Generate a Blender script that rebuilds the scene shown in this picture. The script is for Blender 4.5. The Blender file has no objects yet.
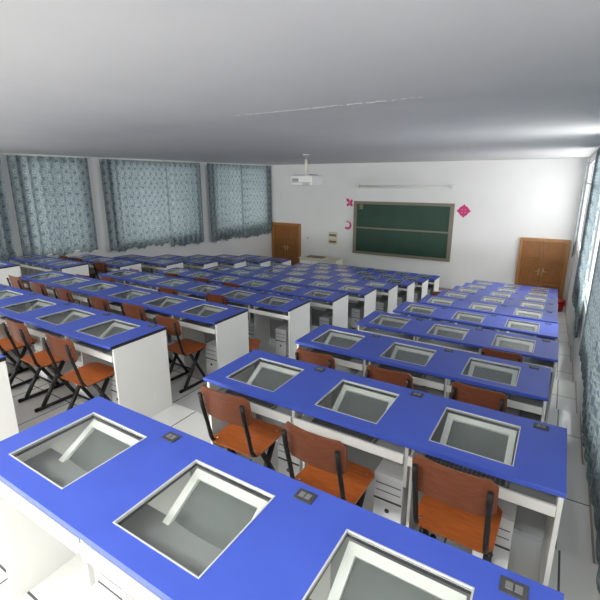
import bpy, bmesh, math, random
from mathutils import Vector, Matrix
random.seed(7)
S = bpy.context.scene
COL = S.collection
CZ = 3.959                      # eye height over the front floor

# ------------------------------------------------------------------ camera
cd = bpy.data.cameras.new('camera'); cam = bpy.data.objects.new('camera', cd); COL.objects.link(cam)
yaw, pit = math.radians(-31.654), math.radians(-14.44)
fw = Vector((math.sin(yaw)*math.cos(pit), math.cos(yaw)*math.cos(pit), math.sin(pit)))
rt = Vector((math.cos(yaw), -math.sin(yaw), 0)); up = rt.cross(fw)
rl = math.radians(-0.125)
rt, up = rt*math.cos(rl)+up*math.sin(rl), up*math.cos(rl)-rt*math.sin(rl)
cam.matrix_world = Matrix(((rt.x, up.x, -fw.x, 0), (rt.y, up.y, -fw.y, 0), (rt.z, up.z, -fw.z, CZ), (0, 0, 0, 1)))
cd.sensor_fit = 'HORIZONTAL'; cd.sensor_width = 36; cd.lens = 422.54/600*36
cd.shift_y = -12/600; cd.clip_start = .05
S.camera = cam

# ------------------------------------------------------------------ light
S.view_settings.view_transform = 'Standard'; S.view_settings.look = 'None'
S.view_settings.gamma = 1; S.view_settings.use_curve_mapping = False
S.view_settings.exposure = 0.0
S.cycles.diffuse_bounces = 6
w = bpy.data.worlds.new('sky'); S.world = w; w.use_nodes = True
w.node_tree.nodes['Background'].inputs[0].default_value = (.97, .98, 1, 1)
w.node_tree.nodes['Background'].inputs[1].default_value = .5

def area(name, loc, rot, sx, sy, power, color=(1, 1, 1)):
    l = bpy.data.lights.new(name, 'AREA'); l.shape = 'RECTANGLE'; l.size = sx; l.size_y = sy
    l.energy = power; l.color = color
    o = bpy.data.objects.new(name, l); COL.objects.link(o); o.location = loc; o.rotation_euler = rot
    return o
XR, XL, YF, YB, CE = .45, -11.0, 15.49, -14.0, CZ+.59
PI = math.pi
RW = [(2.6, 5.9), (6.1, 9.4), (10.0, 15.2)]      # windows in the right wall
LW = [(1.2, 4.6), (5.35, 6.8), (7.75, 11.0), (11.9, 15.05)]
for a, b in RW:       # daylight standing outside each window
    area('daylight_right', (XR+.075, (a+b)/2, CZ-.70), (0, PI/2, 0), 2.26, b-a-.06, (14 if a < 5 else 38 if a < 9 else 25)*(b-a), (.98, .99, 1))
for a, b in LW:
    area('daylight_left', (XL-.30, (a+b)/2, CZ-.75), (0, -PI/2, 0), 2.4, b-a, 17*(b-a), (1, .99, .97))
area('daylight_rear', (-4.6, YB-.25, CZ+.05), (math.radians(80), 0, 0), 10.0, .85, 2250, (1, .995, .985))
area('overhead_fill', (-4.8, -.7, CE-.04), (0, 0, 0), 10.5, .5, 270, (1, .985, .95))  # added overhead fill behind the camera to brighten floor and desks, no fixture
area('daylight_rear_side', (XR+.25, -5.6, CZ-.25), (0, math.radians(66), 0), 1.1, 10.0, 70, (1, .985, .96))

# ------------------------------------------------------------------ materials
def mat(name, col, rough=.5, metal=0, spec=.5, nodes=None):
    m = bpy.data.materials.new(name); m.use_nodes = True
    nt = m.node_tree; b = nt.nodes['Principled BSDF']
    b.inputs['Base Color'].default_value = (*col, 1); b.inputs['Roughness'].default_value = rough
    b.inputs['Metallic'].default_value = metal; b.inputs['Specular IOR Level'].default_value = spec
    if nodes: nodes(nt, b)
    return m
def N(nt, t, **k):
    n = nt.nodes.new(t)
    for a, v in k.items():
        if a.startswith('i_'): n.inputs[a[2:].replace('_', ' ')].default_value = v
        else: setattr(n, a, v)
    return n
def L(nt, a, b): nt.links.new(a, b)
def ramp(nt, fac, stops):
    r = N(nt, 'ShaderNodeValToRGB'); e = r.color_ramp.elements
    while len(e) < len(stops): e.new(.5)
    for k, (p, c) in zip(e, stops): k.position = p; k.color = (*c, 1)
    L(nt, fac, r.inputs[0]); return r.outputs[0]
def speckle(c1, c2, scale, stretch=(1, 1, 1), detail=3, bump=0):
    def f(nt, b):
        tc = N(nt, 'ShaderNodeTexCoord'); mp = N(nt, 'ShaderNodeMapping'); mp.inputs['Scale'].default_value = stretch
        L(nt, tc.outputs['Object'], mp.inputs[0])
        n = N(nt, 'ShaderNodeTexNoise', i_Scale=scale, i_Detail=detail); L(nt, mp.outputs[0], n.inputs[0])
        L(nt, ramp(nt, n.outputs[0], [(.3, c1), (.7, c2)]), b.inputs['Base Color'])
        if bump:
            bm = N(nt, 'ShaderNodeBump', i_Strength=bump, i_Distance=.01); L(nt, n.outputs[0], bm.inputs['Height']); L(nt, bm.outputs[0], b.inputs['Normal'])
    return f
def tiles(nt, b):
    tc = N(nt, 'ShaderNodeTexCoord'); mp = N(nt, 'ShaderNodeMapping'); mp.inputs['Location'].default_value = (.36, -.02, 0)
    L(nt, tc.outputs['Object'], mp.inputs[0])
    br = N(nt, 'ShaderNodeTexBrick', offset=0, i_Scale=1.0, i_Mortar_Size=.006, i_Mortar_Smooth=.1, i_Brick_Width=.6, i_Row_Height=.67)
    br.inputs['Color1'].default_value = (.86, .86, .83, 1); br.inputs['Color2'].default_value = (.80, .80, .77, 1)
    br.inputs['Mortar'].default_value = (.10, .10, .10, 1)
    L(nt, mp.outputs[0], br.inputs[0]); L(nt, br.outputs[0], b.inputs['Base Color'])
def curtain_nodes(nt, b):
    tc = N(nt, 'ShaderNodeTexCoord'); sp = N(nt, 'ShaderNodeSeparateXYZ'); L(nt, tc.outputs['UV'], sp.inputs[0])
    def M(op, a, c=None):
        n = N(nt, 'ShaderNodeMath', operation=op)
        for i, v in enumerate((a, c)):
            if v is None: continue
            if isinstance(v, (int, float)): n.inputs[i].default_value = v
            else: L(nt, v, n.inputs[i])
        return n.outputs[0]
    def cell(sc, du, dv):
        u = M('SUBTRACT', M('FRACT', M('ADD', M('MULTIPLY', sp.outputs[0], sc), du)), .5)
        v = M('SUBTRACT', M('FRACT', M('ADD', M('MULTIPLY', sp.outputs[1], sc), dv)), .5)
        return M('SQRT', M('ADD', M('MULTIPLY', u, u), M('MULTIPLY', v, v)))
    d = M('MINIMUM', cell(3.6, 0, 0), cell(3.6, .5, .5))
    nz = N(nt, 'ShaderNodeTexNoise', i_Scale=26., i_Detail=3.); L(nt, tc.outputs['UV'], nz.inputs[0])
    dd = M('ADD', d, M('MULTIPLY', M('SUBTRACT', nz.outputs[0], .5), .36))
    dk, lt = (.13, .175, .195), (.35, .41, .42)
    c = ramp(nt, dd, [(.04, dk), (.10, lt), (.19, (.27, .33, .345)), (.25, dk), (.31, lt), (.40, dk)])
    L(nt, c, b.inputs['Base Color'])
    tr = N(nt, 'ShaderNodeBsdfTranslucent'); L(nt, c, tr.inputs[0])
    mx = N(nt, 'ShaderNodeMixShader', i_Fac=.36); out = nt.nodes['Material Output']
    L(nt, b.outputs[0], mx.inputs[1]); L(nt, tr.outputs[0], mx.inputs[2]); L(nt, mx.outputs[0], out.inputs[0])
def glassy(nt, b):
    t = N(nt, 'ShaderNodeBsdfTransparent'); t.inputs[0].default_value = (.96, .975, .965, 1)
    g = N(nt, 'ShaderNodeBsdfGlossy', i_Roughness=.02)
    lw = N(nt, 'ShaderNodeLayerWeight', i_Blend=.5); mx = N(nt, 'ShaderNodeMixShader')
    p5 = N(nt, 'ShaderNodeMath', operation='POWER'); p5.inputs[1].default_value = 4.5; L(nt, lw.outputs['Facing'], p5.inputs[0])
    ma = N(nt, 'ShaderNodeMath', operation='MULTIPLY_ADD'); ma.inputs[1].default_value = .9; ma.inputs[2].default_value = .045; L(nt, p5.outputs[0], ma.inputs[0])
    L(nt, ma.outputs[0], mx.inputs[0]); L(nt, t.outputs[0], mx.inputs[1]); L(nt, g.outputs[0], mx.inputs[2])
    L(nt, mx.outputs[0], nt.nodes['Material Output'].inputs[0])

M = dict(
    plaster=mat('wall_plaster', (.74, .75, .74), .8, nodes=speckle((.775, .775, .76), (.805, .805, .79), 1.2)),
    ceil=mat('ceiling_plaster', (.68, .68, .68), .8, nodes=speckle((.665, .665, .665), (.695, .695, .69), 1.5)),
    crack=mat('chipped_plaster', (.66, .66, .64), .9),
    tile=mat('floor_tile', (.75, .75, .72), .13, nodes=tiles),
    blue=mat('blue_laminate', (.053, .098, .50), .35, nodes=speckle((.050, .093, .48), (.056, .103, .52), 6)),
    edge=mat('black_edge_band', (.012, .012, .02), .4),
    panel=mat('white_laminate', (.70, .70, .67), .45, nodes=speckle((.80, .80, .77), (.83, .83, .80), 2)),
    grey=mat('grey_board', (.30, .31, .31), .6),
    dark=mat('dark_board', (.05, .052, .055), .6),
    alu=mat('aluminium_trim', (.66, .67, .66), .4, .3),
    gasket=mat('black_gasket', (.02, .02, .02), .6),
    glass=mat('desk_glass', (.8, .9, .85), .02, nodes=glassy),
    bezel=mat('monitor_plastic', (.84, .85, .81), .4),
    screen=mat('screen_glass', (.135, .148, .142), .18),
    house=mat('monitor_housing', (.55, .56, .54), .5),
    tower=mat('tower_metal', (.74, .75, .75), .45),
    black=mat('black_steel', (.012, .012, .013), .4),
    rubber=mat('black_rubber', (.008, .008, .008), .8),
    keys=mat('dark_keys', (.05, .05, .055), .5),
    keybase=mat('keyboard_base', (.18, .18, .18), .5),
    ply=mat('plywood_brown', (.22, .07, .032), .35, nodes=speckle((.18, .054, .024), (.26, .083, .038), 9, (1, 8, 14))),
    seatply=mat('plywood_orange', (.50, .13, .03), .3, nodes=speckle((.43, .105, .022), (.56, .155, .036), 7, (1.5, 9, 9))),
    rivet=mat('steel_rivet', (.8, .8, .8), .25, .8),
    wood=mat('door_wood', (.27, .105, .028), .45, nodes=speckle((.235, .088, .018), (.33, .138, .032), 5, (7, 7, .7))),
    woodf=mat('door_frame_wood', (.36, .17, .05), .4, nodes=speckle((.32, .145, .042), (.40, .19, .06), 5, (7, 7, .7))),
    brass=mat('brass', (.75, .6, .3), .3, .9),
    green=mat('green_board', (.012, .062, .036), .55, nodes=speckle((.008, .046, .026), (.012, .060, .034), 2)),
    tan=mat('board_frame', (.20, .175, .125), .5),
    cream=mat('cream_plastic', (.66, .62, .48), .5),
    brown=mat('brown_slot', (.20, .15, .085), .6),
    white=mat('white_paint', (.70, .70, .68), .4),
    pole=mat('ivory_pole', (.72, .70, .58), .4),
    pink=mat('magenta_paper', (.62, .04, .20), .7),
    pinkl=mat('pale_pink_paper', (.72, .28, .42), .7),
    red=mat('red_plastic', (.52, .012, .012), .35),
    skirt=mat('brown_skirting', (.42, .30, .24), .5),
    curtain=mat('patterned_curtain', (.3, .4, .45), .85, nodes=curtain_nodes),
    lens=mat('lens_glass', (.01, .01, .015), .08),
)

# ------------------------------------------------------------------ mesh helpers
class MB:
    def __init__(s): s.bm = bmesh.new(); s.mats = []
    def mi(s, m):
        if m not in s.mats: s.mats.append(m)
        return s.mats.index(m)
    def box(s, x0, x1, y0, y1, z0, z1, m=None, bev=0, xf=None):
        vs = [s.bm.verts.new((x, y, z)) for z in (z0, z1) for y in (y0, y1) for x in (x0, x1)]
        q = [(0, 2, 3, 1), (4, 5, 7, 6), (0, 1, 5, 4), (2, 6, 7, 3), (0, 4, 6, 2), (1, 3, 7, 5)]
        fs = [s.bm.faces.new([vs[i] for i in f]) for f in q]
        if m:
            k = s.mi(m)
            for f in fs: f.material_index = k
        if bev:
            es = list({e for f in fs for e in f.edges})
            r = bmesh.ops.bevel(s.bm, geom=es, offset=bev, segments=2, affect='EDGES', profile=.6, clamp_overlap=True)
            vs = list({v for f in r['faces'] for v in f.verts} | {v for v in vs if v.is_valid})
            if m:
                for f in r['faces']: f.material_index = k
        if xf is not None:
            for v in vs: v.co = xf @ v.co
        return s
    def tube(s, pts, r, m=None, n=8):
        P = [Vector(p) for p in pts]; rings = []
        ref = None
        for i, p in enumerate(P):
            t = (P[min(i+1, len(P)-1)]-P[max(i-1, 0)]).normalized()
            if ref is None: ref = Vector((0, 0, 1)) if abs(t.z) < .9 else Vector((1, 0, 0))
            a = t.cross(ref).normalized(); b = a.cross(t).normalized(); ref = b
            rr = r[i] if isinstance(r, (list, tuple)) else r
            rings.append([s.bm.verts.new(p+(a*math.cos(2*PI*k/n)+b*math.sin(2*PI*k/n))*rr) for k in range(n)])
        fs = []
        for A, B in zip(rings, rings[1:]):
            for k in range(n): fs.append(s.bm.faces.new((A[k], A[(k+1) % n], B[(k+1) % n], B[k])))
        fs.append(s.bm.faces.new(rings[0][::-1])); fs.append(s.bm.faces.new(rings[-1]))
        for f in fs[:-2]: f.smooth = True
        if m:
            k = s.mi(m)
            for f in fs: f.material_index = k
        return s
    def poly(s, pts, d, m=None):
        """closed outline pts extruded by vector d"""
        d = Vector(d); A = [s.bm.verts.new(p) for p in pts]; B = [s.bm.verts.new(Vector(p)+d) for p in pts]
        n = len(A); fs = [s.bm.faces.new(A[::-1]), s.bm.faces.new(B)]
        for i in range(n): fs.append(s.bm.faces.new((A[i], A[(i+1) % n], B[(i+1) % n], B[i])))
        if m:
            k = s.mi(m)
            for f in fs: f.material_index = k
        return s
    def build(s, name, m, parent=None, kind=None):
        bmesh.ops.recalc_face_normals(s.bm, faces=s.bm.faces[:])
        me = bpy.data.meshes.new(name); s.bm.to_mesh(me); s.bm.free()
        for k in (s.mats or [m]): me.materials.append(k)
        o = bpy.data.objects.new(name, me); COL.objects.link(o)
        if parent: o.parent = parent
        if kind: o['kind'] = kind
        return o
def tag(o, label, cat, group=None):
    o['label'] = label; o['category'] = cat
    if group: o['group'] = group
    return o
def thing(name, loc, label, cat, group=None, rz=0):
    o = bpy.data.objects.new(name, None); COL.objects.link(o); o.empty_display_size = .1
    o.location = loc; o.rotation_euler = (0, 0, rz)
    return tag(o, label, cat, group)
def copy_tree(o, label=None):
    def rec(a, par):
        c = a.copy(); COL.objects.link(c)
        if par: c.parent = par
        for ch in KIDS.get(a.name, ()): KIDS.setdefault(c.name, []).append(rec(ch, c))
        return c
    c = rec(o, None)
    if label: c['label'] = label
    return c
KIDS = {}
def index(o):
    KIDS[o.name] = [c for c in o.children]
    for c in o.children: index(c)
def place(proto, loc, label, rz=0, state={}):
    if proto.name not in state: state[proto.name] = 1; index(proto); o = proto; o['label'] = label
    else: o = copy_tree(proto, label)
    o.location = loc; o.rotation_euler = (0, 0, rz); return o

# ------------------------------------------------------------------ room
D, PITCH, RISE, DH, W = .591, 1.34, .2003, .82, 2.16
def yn(r): return 1.9405+PITCH*(r-1)
def fl(r): return CZ-1.9562-RISE*r
b = MB(); prev = YB
edges = [yn(r)+D+.035 for r in range(10)]
for r in range(11):
    y1 = edges[r] if r < 10 else YF
    z = fl(r) if r < 10 else 0.0
    b.box(XL, XR, prev, y1, z-.6, z)
    prev = y1
b.build('floor', M['tile'], kind='structure')
b = MB(); b.box(XL-.2, XR+.2, 3.30, YF+.2, CE, CE+.15); b.box(XL-.2, XR+.2, YB-.2, 3.30, CE-.016, CE+.15)
b.build('ceiling', M['ceil'], kind='structure')
b = MB(); b.box(XL-.2, XR+.2, YF, YF+.2, -.3, CE); b.build('wall_front', M['plaster'], kind='structure')
def side_wall(name, x0, x1, wins, zs, zt, pm):
    b = MB(); y = YB
    for a, c in wins:
        b.box(x0, x1, y, a, -.3, CE); b.box(x0, x1, a, c, -.3, zs); b.box(x0, x1, a, c, zt, CE); y = c
    b.box(x0, x1, y, YF, -.3, CE)
    return b.build(name, pm, kind='structure')
side_wall('wall_left', XL-.2, XL, LW, CZ-1.85, CZ+.46, M['plaster'])
side_wall('wall_right', XR, XR+.2, [(-10.8, -.4)]+RW, CZ-1.85, CZ+.46, M['plaster'])
b = MB(); b.box(XL, XR, YB-.2, YB, -.3, CZ-1.6); b.box(XL, XR, YB-.2, YB, CZ+.5, CE)
for a, c in ((XL, -9.2), (-4.9, -4.3), (-.1, XR)): b.box(a, c, YB-.2, YB, CZ-1.6, CZ+.5)
b.build('wall_rear', M['plaster'], kind='structure')
# window frames in the side walls
wi = 0
for side, wins in ((-1, LW), (1, RW)):
    for a, c in wins:
        wi += 1; x = (XL-.12) if side < 0 else (XR+.05); z0, z1 = CZ-1.85, CZ+.46
        f = MB()
        for p, q in ((a, a+.05), (c-.05, c), ((a+c)/2-.025, (a+c)/2+.025)): f.box(x-.025, x+.025, p, q, z0, z1)
        for p, q in ((z0, z0+.05), (z1-.05, z1), (CZ-.15, CZ-.10)): f.box(x-.024, x+.024, a, c, p, q)
        o = f.build('window_%d' % wi, M['white'], kind='structure')
# skirting boards
b = MB(); b.box(XL, -10.97, YF-.015, YF, 0, .10); b.box(-9.48, -1.1, YF-.015, YF, 0, .10); b.box(.33, XR, YF-.015, YF, 0, .1); b.build('baseboard_front', M['skirt'], kind='structure')
b = MB(); prev = YB
for r in range(11):
    y1 = edges[r] if r < 10 else YF-.015
    z = fl(r) if r < 10 else 0
    b.box(XR-.006, XR, prev, y1, z, z+.035); prev = y1
b.build('baseboard_right', M['skirt'], kind='structure')
# chipped plaster along the ceiling joint
b = MB(); random.seed(3)
for k in range(46):
    x = -2.7+1.75*k/46+random.uniform(-.03, .03); y = 3.285+random.uniform(-.012, .014); s = random.uniform(.006, .020)
    pts = [(x+s*1.6*math.cos(t*PI/3)*random.uniform(.6, 1.2), y+s*math.sin(t*PI/3)*random.uniform(.6, 1.2), CE-.0155 if y < 3.3 else CE-.0005) for t in range(6)]
    b.poly(pts, (0, 0, -.003))
tr = b.build('trim_1', M['crack'], kind='structure')

# doors
def door(name, x0, x1, label):
    fwid = .10; zt = CZ-1.84; y = YF
    d = MB(); d.box(x0, x0+fwid, y-.10, y, 0, zt); d.box(x1-fwid, x1, y-.10, y, 0, zt); d.box(x0+fwid, x1-fwid, y-.10, y, zt-fwid, zt)
    o = d.build(name, M['woodf'], kind='structure')
    xm = (x0+x1)/2
    for a, c, sgn in ((x0+fwid, xm-.004, 1), (xm+.004, x1-fwid, -1)):
        f = MB(); zt2 = zt-fwid-.005; ww = c-a
        f.box(a+.003, c, y-.012, y, .01, zt2)
        st = .085
        f.box(a+.003, a+st, y-.045, y-.012, .01, zt2); f.box(c-st, c, y-.045, y-.012, .01, zt2)
        zs = [.01, .62, .80, 1.30, 1.40, zt2]
        for p, q in ((.01, .14), (.60, .70), (1.16, 1.25), (1.40, 1.49), (zt2-.13, zt2)): f.box(a+st, c-st, y-.044, y-.012, p, q)
        leaf = f.build('door_leaf', M['wood'], o)
        h = MB(); hx = (c-.055) if sgn > 0 else (a+.055)
        h.box(hx-.018, hx+.018, y-.053, y-.045, .92, 1.14, bev=.004); h.tube([(hx, y-.04, 1.06), (hx, y-.085, 1.06)], .009); h.tube([(hx, y-.08, 1.06), (hx-.11*sgn, y-.08, 1.06)], .009)
        h.build('door_handle', M['brass'], leaf)
    return o
door('door_1', -10.96, -9.49, ''); door('door_2', -1.09, .315, '')

# ------------------------------------------------------------------ curtains
def curtain(x, y0, y1, z0, z1, side, label, group, seed, fold=.235, amp=.065, hem=.05, uv0=0.0):
    rnd = random.Random(seed); ny = max(8, int((y1-y0)/.018)); nz = 22
    ph = [rnd.uniform(0, 6.28) for _ in range(5)]
    bm = bmesh.new(); uvl = None; G = []
    for j in range(nz+1):
        t = j/nz; row = []
        for i in range(ny+1):
            u = i/ny; y = y0+(y1-y0)*u
            k = 2*PI*y/fold+ph[0]+.9*math.sin(y*1.7+ph[1])
            a = amp*(.55+.45*math.sin(y*2.3+ph[2]))*(.65+.35*t)
            dx = a*math.sin(k+.35*t*math.sin(ph[3]+y))+.012*t*math.sin(3*y+ph[4])
            zb = z0+hem*.5*(1+math.sin(k*1.0+1.2))*.6+hem*.4*math.sin(y*9+ph[3])
            z = z1+(zb-z1)*t
            row.append(bm.verts.new((x-side*(abs(amp)*1.15)+dx, y+.010*math.cos(k), z)))
        G.append(row)
    uvl = bm.loops.layers.uv.new('UV'); k = 1.25
    for j in range(nz):
        for i in range(ny):
            f = bm.faces.new((G[j][i], G[j][i+1], G[j+1][i+1], G[j+1][i])); f.smooth = True
            for lp, (ii, jj) in zip(f.loops, ((i, j), (i+1, j), (i+1, j+1), (i, j+1))):
                lp[uvl].uv = ((y1-y0)*ii/ny*k+uv0, (z1-z0)*(1-jj/nz))
    me = bpy.data.meshes.new('curtain'); bm.to_mesh(me); bm.free(); me.materials.append(M['curtain'])
    o = bpy.data.objects.new('curtain', me); COL.objects.link(o)
    tag(o, label, 'curtain', group)
    hk = MB()
    for y in (y0+.05, y1-.05):
        hk.box(x-side*.055, x-side*.015, y-.03, y+.03, z1-.06, z1+.03, bev=.006)
        h = hk.build('curtain_clip', M['white'], o); hk = MB()
    hk.bm.free()
    return o
gl = 'patterned curtains on the left window wall'
LC = [(2.4, 4.95, 'blue-grey medallion curtain cut by the left edge of the view', -1.74, 1),
      (5.10, 7.08, 'broad blue-grey medallion curtain left of the nearest white wall pier', -1.78, 2),
      (7.42, 9.75, 'blue-grey medallion curtain just right of the nearest white wall pier', -1.93, 3),
      (9.70, 11.28, 'blue-grey medallion curtain just left of the narrow far white pier', -2.08, 4),
      (11.58, 13.55, 'blue-grey medallion curtain just right of the narrow far white pier', -2.14, 5),
      (13.50, 15.40, 'blue-grey medallion curtain in the far corner beside the left door', -2.20, 6)]
for y0, y1, lab, zb, sd in LC: curtain(XL+.01, y0*.989, y1*(.989 if y1 < 15 else .996), CZ+zb-.13, CZ+.55, -1, lab, gl, sd, hem=.10)
gr = 'patterned curtains on the right window wall'
RC = [(14.95, 15.40, 'narrow strip of patterned curtain in the corner beyond the bright window gap', -2.30, 11),
      (7.25, 10.4, 'patterned curtain on the right wall between the two bright window gaps', -2.36, 12),
      (2.2, 6.0, 'nearest and widest patterned curtain on the right wall reaching down to the floor tiles', -2.10, 15)]
for y0, y1, lab, zb, sd in RC: curtain(XR-.01, y0, y1, CZ+zb, CZ+.52, 1, lab, gr, sd, fold=.24, amp=.03, hem=.04)

# ------------------------------------------------------------------ desk prototype (local origin: near left foot, x right, y to the front, z up)
ST = [.335, 1.045, 1.74]; HW, HY0, HY1 = .2, .085, .475
def make_desk():
    root = thing('computer_desk', (0, 0, 0), '', 'desk', 'three-place blue-topped computer desks')
    T = .028
    b = MB(); bm = b.bm; kb, ke = b.mi(M['blue']), b.mi(M['edge'])
    xs = [0]
    for s in ST: xs += [s-HW, s+HW]
    xs += [W]; ys = [0, HY0, HY1, D]
    V = {}
    for k, z in ((0, DH-T), (1, DH)):
        for i, x in enumerate(xs):
            for j, y in enumerate(ys): V[i, j, k] = bm.verts.new((x, y, z))
    def F(q, m):
        f = bm.faces.new([V[p] for p in q]); f.material_index = m
    hole = lambda i, j: j == 1 and i % 2 == 1
    nx, ny = len(xs)-1, 3
    for i in range(nx):
        for j in range(ny):
            if hole(i, j):
                F([(i, j, 0), (i, j, 1), (i+1, j, 1), (i+1, j, 0)], ke); F([(i, j+1, 0), (i, j+1, 1), (i+1, j+1, 1), (i+1, j+1, 0)], ke)
                F([(i, j, 0), (i, j, 1), (i, j+1, 1), (i, j+1, 0)], ke); F([(i+1, j, 0), (i+1, j, 1), (i+1, j+1, 1), (i+1, j+1, 0)], ke)
            else:
                F([(i, j, 1), (i+1, j, 1), (i+1, j+1, 1), (i, j+1, 1)], kb); F([(i, j, 0), (i, j+1, 0), (i+1, j+1, 0), (i+1, j, 0)], ke)
    for i in range(nx): F([(i, 0, 0), (i+1, 0, 0), (i+1, 0, 1), (i, 0, 1)], kb); F([(i, ny, 0), (i, ny, 1), (i+1, ny, 1), (i+1, ny, 0)], kb)
    for j in range(ny): F([(0, j, 0), (0, j, 1), (0, j+1, 1), (0, j+1, 0)], ke); F([(nx, j, 0), (nx, j+1, 0), (nx, j+1, 1), (nx, j, 1)], ke)
    es = [e for e in bm.edges if all(abs(v.co.y) < 1e-6 for v in e.verts) and abs(e.verts[0].co.z-e.verts[1].co.z) < 1e-6]
    r = bmesh.ops.bevel(bm, geom=es, offset=.009, segments=3, affect='EDGES', profile=.5)
    for f in r['faces']: f.material_index = kb
    b.build('desktop', None, root)
    for x in (.004, W-.024):
        MB().box(x, x+.02, .03, D-.004, 0, DH-T).build('end_panel', M['panel'], root)
    for x in (W/3, 2*W/3):
        p = MB().box(x-.009, x+.009, .16, D-.05, 0, DH-T); p.build('divider', M['panel'], root)
        MB().box(x-.010, x+.010, .035, .055, DH-.30, DH-T).build('post', M['alu'], root)
    MB().box(.024, W-.024, D-.045, D-.03, .10, DH-T).build('modesty_panel', M['grey'], root)
    for k in range(3):
        x0, x1 = (.026 if k == 0 else k*W/3+.012), (W-.026 if k == 2 else (k+1)*W/3-.012)
        t = MB().box(x0, x1, .045, .30, DH-.150, DH-.138).build('keyboard_tray', M['grey'], root)
        MB().box(x0, x1, .018, .034, DH-.150, DH-.094, bev=.003).build('tray_front', M['panel'], t)
    for s in ST:
        f = MB(); e = .0032; zt = DH+.0015
        f.box(s-HW-.002, s-HW+e, HY0-.002, HY1+.002, DH-.012, zt); f.box(s+HW-e, s+HW+.002, HY0-.002, HY1+.002, DH-.012, zt)
        f.box(s-HW+e, s+HW-e, HY0-.002, HY0+e, DH-.012, zt); f.box(s-HW+e, s+HW-e, HY1-e, HY1+.002, DH-.012, zt)
        fr = f.build('window_trim', M['alu'], root)
        g = MB().box(s-HW+e, s+HW-e, HY0+e, HY1-e, DH-.010, DH-.004).build('glass_pane', M['glass'], root); g['label'] = 'clear glass pane'
        g = MB(); g.box(s+.26, s+.335, .505, .560, DH, DH+.004, bev=.0015)
        gm = g.build('cable_plate', M['dark'], root)
        MB().box(s+.275, s+.295, .52, .545, DH+.004, DH+.0065).box(s+.300, s+.320, .52, .545, DH+.004, DH+.0065).build('socket_cover', M['keybase'], gm)
    return root
# monitor, local origin at floor under the window centre
def make_monitor():
    root = thing('computer_monitor', (0, 0, 0), '', 'monitor', 'monitors under the desk glass')
    tilt = math.radians(30)
    X = Matrix.Translation((0, (HY0+HY1)/2+.04, DH-.108)) @ Matrix.Rotation(tilt, 4, 'X')
    bw, bh, t = .185, .165, .034            # half sizes and bezel width
    b = MB()
    for a in ((-bw, -bw+t, -bh, bh), (bw-t, bw, -bh, bh), (-bw+t, bw-t, -bh, -bh+t+.012), (-bw+t, bw-t, bh-t, bh)):
        b.box(*a, -.035, 0, xf=X)
    o = b.build('bezel', M['bezel'], root)
    # convex screen
    s = MB(); n = 8; G = {}
    for i in range(n+1):
        for j in range(n+1):
            u, v = 2*i/n-1, 2*j/n-1
            G[i, j] = s.bm.verts.new(X @ Vector((u*(bw-t+.002), .006+v*(bh-t), -.010-.010*(u*u+v*v)*.5)))
    for i in range(n):
        for j in range(n):
            f = s.bm.faces.new((G[i, j], G[i+1, j], G[i+1, j+1], G[i, j+1])); f.smooth = True
    s.build('screen', M['screen'], root)
    h = MB(); A = [(-bw+.008, -bh+.008), (bw-.008, -bh+.008), (bw-.008, bh-.03), (-bw+.008, bh-.03)]
    r0 = [h.bm.verts.new(X @ Vector((x, y, -.035))) for x, y in A]
    r1 = [h.bm.verts.new(X @ Vector((x*.92, y*.9, -.10))) for x, y in A]
    r2 = [h.bm.verts.new(X @ Vector((x*.6, y*.55-.02, -.17))) for x, y in A]
    for P, Q in ((r0, r1), (r1, r2)):
        for k in range(4): h.bm.faces.new((P[k], P[(k+1) % 4], Q[(k+1) % 4], Q[k]))
    h.bm.faces.new(r2)
    h.build('housing', M['house'], root)
    return root
def make_tower():
    root = thing('computer_tower', (0, 0, 0), '', 'computer tower', 'computer towers under the desks')
    MB().box(-.09, .09, .02, .34, .02, .43, bev=.006).build('case', M['tower'], root)
    f = MB(); f.box(-.09, .09, 0, .02, .02, .43, bev=.005); fr = f.build('front_panel', M['tower'], root)
    d = MB()
    for z in (.385, .335, .285): d.box(-.075, .075, -.003, .0, z-.016, z+.022)
    d.build('drive_bay', M['tower'], fr)
    g = MB(); g.box(-.088, .088, -.002, .001, .245, .257); g.box(-.078, .078, -.002, .001, .36, .365); g.box(-.078, .078, -.002, .001, .31, .314); g.build('dark_slot', M['dark'], fr)
    k = MB(); k.tube([(0, 0, .18), (0, -.006, .18)], .014, n=12); k.build('power_button', M['dark'], fr)
    for x in (-.06, .06): MB().box(x-.015, x+.015, .03, .32, 0, .02).build('foot', M['rubber'], root)
    return root
def make_keyboard():
    root = thing('keyboard', (0, 0, 0), '', 'keyboard', 'keyboards on the pull-out trays')
    MB().box(-.21, .21, -.07, .07, 0, .016, bev=.004).build('base', M['keybase'], root)
    k = MB()
    for j in range(5):
        for i in range(18): k.box(-.198+.022*i, -.198+.022*i+.018, -.055+.022*j, -.055+.022*j+.018, .016, .024)
    k.build('keys', M['keys'], root)['kind'] = 'stuff'
    return root
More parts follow.
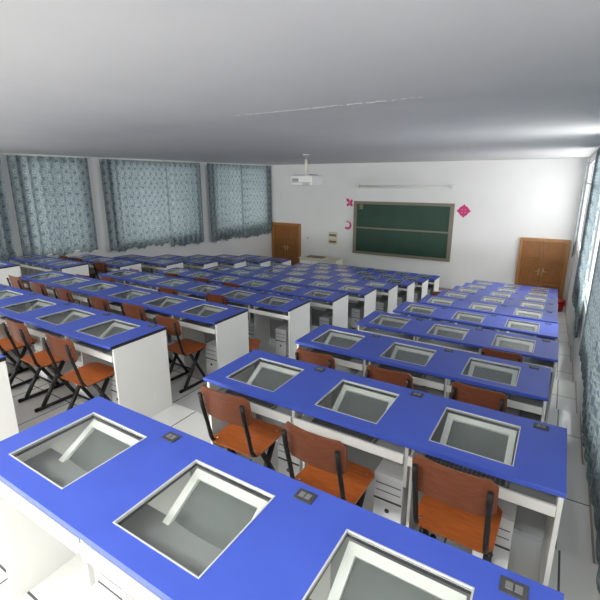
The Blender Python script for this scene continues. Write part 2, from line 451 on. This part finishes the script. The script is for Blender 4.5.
def make_chair():
    root = thing('plywood_chair', (0, 0, 0), '', 'chair', 'plywood chairs at the computer desks')
    # seat: slightly dished board
    def board(w, h, th, fn, name, m, rad=.05):
        s = MB(); n = 10; pts = []
        c = [(w/2-rad, h/2-rad, 0), (-w/2+rad, h/2-rad, 90), (-w/2+rad, -h/2+rad, 180), (w/2-rad, -h/2+rad, 270)]
        ring = []
        for cx, cy, a0 in c:
            for q in range(5):
                a = math.radians(a0+q*22.5); ring.append((cx+rad*math.cos(a), cy+rad*math.sin(a)))
        # fan of strips: rows across x
        xs = [-w/2+w*i/12 for i in range(13)]
        def half(x):
            ax = abs(x)
            if ax <= w/2-rad: return h/2
            d = ax-(w/2-rad); return h/2-rad+math.sqrt(max(rad*rad-d*d, 1e-8))
        top, bot = [], []
        for x in xs:
            hh = half(x); top.append([s.bm.verts.new(fn(x, hh*v, 0)) for v in (-1, -.5, 0, .5, 1)]); bot.append([s.bm.verts.new(fn(x, hh*v, th)) for v in (-1, -.5, 0, .5, 1)])
        def q(*v):
            f = s.bm.faces.new(v); f.smooth = False; return f
        for i in range(12):
            for j in range(4):
                q(top[i][j], top[i+1][j], top[i+1][j+1], top[i][j+1]); q(bot[i][j], bot[i][j+1], bot[i+1][j+1], bot[i+1][j])
            q(top[i][0], bot[i][0], bot[i+1][0], top[i+1][0]); q(top[i][4], top[i+1][4], bot[i+1][4], bot[i][4])
        for j in range(4):
            q(top[0][j], top[0][j+1], bot[0][j+1], bot[0][j]); q(top[12][j], bot[12][j], bot[12][j+1], top[12][j+1])
        return s.build(name, m, root)
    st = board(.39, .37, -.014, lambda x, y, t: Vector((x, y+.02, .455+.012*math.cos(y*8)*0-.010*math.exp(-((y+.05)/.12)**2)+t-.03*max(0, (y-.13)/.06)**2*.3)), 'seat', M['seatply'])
    for x in (-.155, .155):
        for y in (-.12, .14):
            MB().tube([(x, y, .450), (x, y, .4575)], .007, n=8).build('rivet', M['rivet'], st)
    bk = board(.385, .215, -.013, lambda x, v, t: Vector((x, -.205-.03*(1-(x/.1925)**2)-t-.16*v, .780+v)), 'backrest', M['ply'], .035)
    for x in (-.166, .166):
        u = MB(); xx = x
        u.tube([(xx, -.252, .845), (xx, -.232, .735), (xx, -.198, .61), (xx, -.172, .49), (xx, -.155, .450), (xx, -.125, .430), (xx, -.06, .426), (xx, .16, .426)], .0135, n=8)
        fr = u.build('side_frame', M['black'], root)
        for z in (.82, .74): MB().tube([(xx, -.235-(z-.735)*.16, z), (xx, -.196-(z-.735)*.16, z)], .006, n=6).build('rivet', M['rivet'], fr)
    for x in (-.165, .165):
        l = MB()
        l.tube([(x, .08, .415), (x, -.17, .03)], .020); l.tube([(x, -.06, .415), (x, .15, .03)], .018)
        l.tube([(x, -.235, .018), (x, .215, .018)], .017)
        lg = l.build('leg', M['black'], root)
        for y in (-.245, .215): MB().tube([(x, y, .0185), (x, y+.035, .0185)], .0185, n=10).build('foot_cap', M['rubber'], lg)
    MB().tube([(-.165, -.045, .22), (.165, -.045, .22)], .010).build('cross_bar', M['black'], root)
    MB().tube([(-.165, .12, .405), (.165, .12, .405)], .010).build('cross_bar', M['black'], root)
    return root

desk0, mon0, tow0, key0, chair0 = make_desk(), make_monitor(), make_tower(), make_keyboard(), make_chair()
ORD = ['first', 'second', 'third', 'fourth', 'fifth', 'sixth', 'seventh', 'eighth', 'ninth', 'tenth', 'eleventh']
PLACE3 = ['left', 'middle', 'right']
RX, MX, LX = -2.02, -7.344, -8.562-W
xoff = {('R', 1): .03, ('R', 2): -.06, ('M', 2): -.10}
units = []
for r in range(10): units.append(('R', r, 0, RX))
for r in range(10):
    if r > 0: units.append(('M', r, 0, MX))
    units.append(('M', r, 1, MX+W-.01+.0))
for r in range(2, 10): units.append(('L', r, 0, LX))
def where(bk, r, h):
    if bk == 'R': return "the right-hand block's %s row from the viewer" % ORD[r]
    if bk == 'L': return "the curtain-side block's %s row in view" % ORD[r-2]
    return "the middle block's %s row, %s desk" % (ORD[r], ('left-hand', 'right-hand')[h])
for bk, r, h, x in units:
    x += xoff.get((bk, r), 0)
    if bk == 'M' and h == 0: x -= .012
    y = yn(r)+(.02 if (bk == 'M' and h == 0) else 0); z = fl(r)
    wh = where(bk, r, h)
    place(desk0, (x, y, z), 'blue-topped computer desk with three glass windows, '+wh)
    for i, s in enumerate(ST):
        place(mon0, (x+s, y, z), 'tilted monitor under the %s glass of %s' % (PLACE3[i], wh))
        need = (bk == 'R' and r in (1, 2, 3)) or (bk == 'M' and r in (1, 2)) or (bk == 'M' and h == 1 and (i == 2 or r == 3)) or (bk == 'R' and i == 0 and r < 6)
        if need:
            xe = (i+1)*W/3-(.27 if i == 2 else .14)
            place(tow0, (x+xe, y+.19, z), 'grey computer tower under the %s place of %s' % (PLACE3[i], wh))
        if (bk == 'R' and r in (1, 2)) or (bk == 'M' and r in (1, 2, 3) and h == 1):
            place(key0, (x+s-.02, y+.14, z+DH-.138), 'dark keyboard at the %s place of %s' % (PLACE3[i], wh))
# chairs: block, row, x, back-to-desk gap, turn
def chair(bk, r, x, y, rz, lab): place(chair0, (x, y, fl(r)), lab, rz)
def ch(bk, r, x, yb, rz, where_): chair(bk, r, x, yb+.22, rz, 'brown plywood chair at the '+where_)
for bk, r, h, i, x, yb, rz in (
        ('R', 1, 0, 0, -1.66, 1.77, .03), ('R', 1, 0, 1, -.955, 1.69, -.05), ('R', 1, 0, 2, -.27, 1.78, -.03),
        ('R', 2, 0, 0, -1.715, 3.02, 0), ('R', 2, 0, 1, -1.035, 3.02, .02), ('R', 2, 0, 2, -.355, 3.07, -.03), ('R', 3, 0, 2, -.35, 4.42, 0),
        ('M', 1, 1, 0, -4.93, 1.78, .04), ('M', 1, 1, 1, -4.21, 1.78, -.03), ('M', 1, 1, 2, -3.49, 1.77, .02),
        ('M', 2, 0, 0, -7.25, 3.17, 0), ('M', 2, 0, 1, -6.53, 3.13, .03), ('M', 2, 0, 2, -5.84, 3.13, -.02), ('M', 2, 1, 0, -5.0, 3.11, 0), ('M', 2, 1, 1, -4.34, 3.13, .03), ('M', 2, 1, 2, -3.60, 3.02, -.04),
        ('M', 3, 0, 0, -6.75, 4.42, 0), ('M', 3, 1, 0, -5.23, 4.44, .03), ('M', 3, 1, 1, -4.30, 4.55, 0),
        ('M', 4, 0, 1, -6.72, 5.86, 0), ('M', 4, 0, 2, -5.88, 5.86, .02), ('M', 4, 1, 0, -5.13, 5.84, 0),
        ('L', 4, 0, 0, -10.70, 5.88, 0), ('L', 4, 0, 1, -10.10, 5.88, .03)):
    ch(bk, r, x, yb, rz, '%s place of %s' % (PLACE3[i], where(bk, r, h)))
chair('M', 3, -3.37, 4.05, -PI/3, 'orange-seated plywood chair turned sideways under the aisle end of the third middle row')
chair('M', 3, -7.30, 4.52, .1, 'brown plywood chair in the aisle just left of the third middle row')
chair('M', 4, -7.72, 5.95, -.1, 'brown plywood chair in the aisle just left of the fourth middle row')
chair('L', 4, -9.10, 6.02, .15, 'brown plywood chair pulled out at the aisle end of the curtain-side desks')
chair('R', 7, RX-.22, 9.75, .5, 'orange-brown plywood chair off the left end of the right-hand block far down the room')

# ------------------------------------------------------------------ front wall
def board():
    x0, x1, z0, z1 = -7.02, -3.24, CZ-2.87, CZ-.83; y = YF
    root = thing('chalkboard', (x0, y, z0), 'large green two-panel sliding chalkboard in a tan frame on the front wall', 'chalkboard')
    Wd, H = x1-x0, z1-z0; fwid = .13
    b = MB(); b.box(0, fwid, -.09, 0, 0, H, bev=.008); b.box(Wd-fwid, Wd, -.09, 0, 0, H, bev=.008); b.box(fwid, Wd-fwid, -.09, 0, 0, fwid*.8, bev=.006); b.box(fwid, Wd-fwid, -.09, 0, H-fwid*.8, H, bev=.006)
    b.build('frame', M['tan'], root)
    zm = H*.50
    MB().box(fwid, Wd-fwid, -.035, -.02, zm, H-fwid*.8).build('upper_panel', M['green'], root)
    MB().box(fwid, Wd-fwid, -.060, -.045, fwid*.8, zm).build('lower_panel', M['green'], root)
    MB().box(fwid, Wd-fwid, -.072, -.030, zm-.02, zm+.035, bev=.004).build('middle_rail', M['tan'], root)
    MB().box(fwid+.09, fwid+.24, -.05, -.035, H-.30, H-.12, bev=.01).build('corner_clip', M['tan'], root)
board()
root = thing('projection_screen_case', (-6.9, YF-.012, CZ-.26), 'white rolled-up projection screen case on the wall above the chalkboard', 'projection screen')
MB().tube([(0.06, -.09, 0), (3.50, -.09, -.02)], .038, n=14).build('case', M['white'], root)
for x in (0, 3.5): MB().box(x, x+.07, -.16, 0, -.075, .085, bev=.01).build('bracket', M['white'], root)
MB().box(.12, 3.44, -.105, -.075, -.085, -.06).build('bottom_bar', M['alu'], root)
# pink paper cut-outs
def papercut(cx, cz, pts, label, name='paper_cutout', sc=1):
    b = MB(); b.poly([(x*sc, 0, z*sc) for x, z in pts], (0, -.006, 0))
    o = b.build(name, M['pink']); o.location = (cx, YF-.001, cz); return tag(o, label, 'paper decoration', 'pink paper cut-outs on the front wall')
s = .235
o = papercut(-2.93, CZ-1.07, [(0, s), (-.05, .17), (-.09, .155), (-.14, .11), (-.17, .06), (-s, 0), (-.17, -.06), (-.13, -.10), (-.10, -.155), (-.05, -.17), (0, -s), (.06, -.16), (.10, -.15), (.13, -.10), (.18, -.05), (s, 0), (.17, .06), (.14, .11), (.09, .155), (.05, .17)], 'magenta diamond paper cut-out right of the chalkboard')
b = MB()
for a in range(4):
    c, d = math.cos(a*PI/2+PI/4), math.sin(a*PI/2+PI/4); b.poly([(.07*c+.022*math.cos(t*PI/3), -.006, .07*d+.022*math.sin(t*PI/3)) for t in range(6)], (0, -.003, 0))
b.build('petal', M['pinkl'], o)
o = papercut(-7.24, CZ-.90, [(-.18, .20), (-.05, .17), (.03, .08), (.10, .16), (.16, .10), (.12, -.02), (.19, -.14), (.08, -.16), (.0, -.10), (-.10, -.18), (-.16, -.10), (-.06, .0), (-.16, .08)], 'magenta butterfly-like paper cut-out at upper left of the chalkboard', sc=.85)
MB().poly([(x, -.006, z) for x, z in ((-.05, .03), (0, .06), (.05, .0), (0, -.05))], (0, -.003, 0)).build('petal', M['pinkl'], o)
pts = [(.17*math.cos(a), .17*math.sin(a)) for a in [math.radians(q) for q in range(-140, 125, 22)]] + [(.03*0-.01+.10*math.cos(a), .02+.10*math.sin(a)) for a in [math.radians(q) for q in range(110, -135, -22)]]
o = papercut(-7.30, CZ-1.79, pts, 'pink crescent paper cut-out at lower left of the chalkboard')
# wall boxes and switch
root = thing('switch_cabinet', (-7.93, YF, CZ-2.60), 'cream wall cabinet with two brown slots left of the chalkboard', 'switch box')
MB().box(-.20, .20, -.06, 0, 0, .24, bev=.008).box(-.20, .20, -.06, 0, .27, .51, bev=.008).build('housing', M['cream'], root)
for z in (.10, .37): MB().box(-.165, .165, -.068, -.058, z-.035, z+.05).build('slot', M['brown'], root)
o = MB().box(-.05, .05, -.02, 0, -.05, .05, bev=.006).build('light_switch', M['cream']); o.location = (-9.15, YF, CZ-2.42)
tag(o, 'small grey-white light switch right of the left door', 'light switch')
MB().box(-.018, .018, -.027, -.02, -.03, .03).build('rocker', M['grey'], o)
# teacher's console at the front
root = thing('lecture_console', (-8.62, 13.95, 0), 'low cream lecture console with a dark top near the front wall beside the left door', 'console')
MB().box(0, 1.6, 0, .55, 0, .96).build('cabinet', M['cream'], root)
MB().box(-.03, 1.63, -.03, .58, .96, 1.0, bev=.008).build('worktop', M['cream'], root)
MB().box(.25, .95, .12, .45, 1.0, 1.03, bev=.005).build('cover_flap', M['brown'], root)
for k in range(3): MB().box(.04+.52*k, .52+.52*k, -.012, 0, .08, .90).build('door_panel', M['panel'], root)

# ------------------------------------------------------------------ projector on its ceiling pole
root = thing('ceiling_projector', (-5.55, 9.3, CZ+.0), 'white projector hanging from the ceiling on an ivory pole', 'projector')
h = CE-CZ
MB().tube([(0, 0, h-.025), (0, 0, h)], .09, n=20).build('ceiling_plate', M['white'], root)
MB().tube([(0, 0, h-.12), (0, 0, h-.02)], .045, n=14).build('pole_collar', M['grey'], root)
MB().tube([(0, 0, .12), (0, 0, h-.10)], .034, n=14).build('pole', M['pole'], root)
MB().box(-.20, .20, -.15, .15, .105, .125, bev=.008).build('mount_plate', M['white'], root)
MB().box(-.31, .31, -.26, .26, -.15, .095, bev=.035).build('body', M['white'], root)
for x in (-.2, .2): MB().box(x-.02, x+.02, -.2, .2, .09, .110).build('mount_arm', M['grey'], root)
MB().box(-.30, .30, -.265, -.255, -.085, -.075).build('seam', M['grey'], root)
lr = MB().tube([(-.15, .24, -.04), (-.15, .31, -.04)], .075, n=18).build('lens_ring', M['grey'], root)
MB().tube([(-.15, .305, -.04), (-.15, .315, -.04)], .055, n=18).build('lens', M['lens'], lr)
v = MB()
for k in range(5): v.box(.05, .25, -.264, -.258, -.13+.0+.012*k-.01, -.126+.012*k-.01)
v.build('vent', M['dark'], root)
MB().box(-.24, -.06, -.268, -.258, -.06, .02, bev=.003).build('socket_panel', M['grey'], root)

# ------------------------------------------------------------------ red bucket by the right door
def lathe(name, prof, m, parent, n=24):
    s = MB(); R = [[s.bm.verts.new((r*math.cos(2*PI*k/n), r*math.sin(2*PI*k/n), z)) for k in range(n)] for r, z in prof]
    for A, B in zip(R, R[1:]):
        for k in range(n):
            f = s.bm.faces.new((A[k], A[(k+1) % n], B[(k+1) % n], B[k])); f.smooth = True
    s.bm.faces.new(R[0])
    return s.build(name, m, parent)
root = thing('red_bucket', (.21, 14.85, 0), 'red plastic bucket on the floor by the right-hand door', 'bucket')
lathe('pail', [(.14, 0), (.195, .32), (.205, .33), (.20, .34), (.185, .33), (.135, .02), (.02, .02)], M['red'], root)
MB().tube([(.203*math.cos(a), -.203*math.sin(a)-.004, .33-.05*math.sin(a)) for a in [PI*k/10 for k in range(11)]], .006).build('handle', M['black'], root)
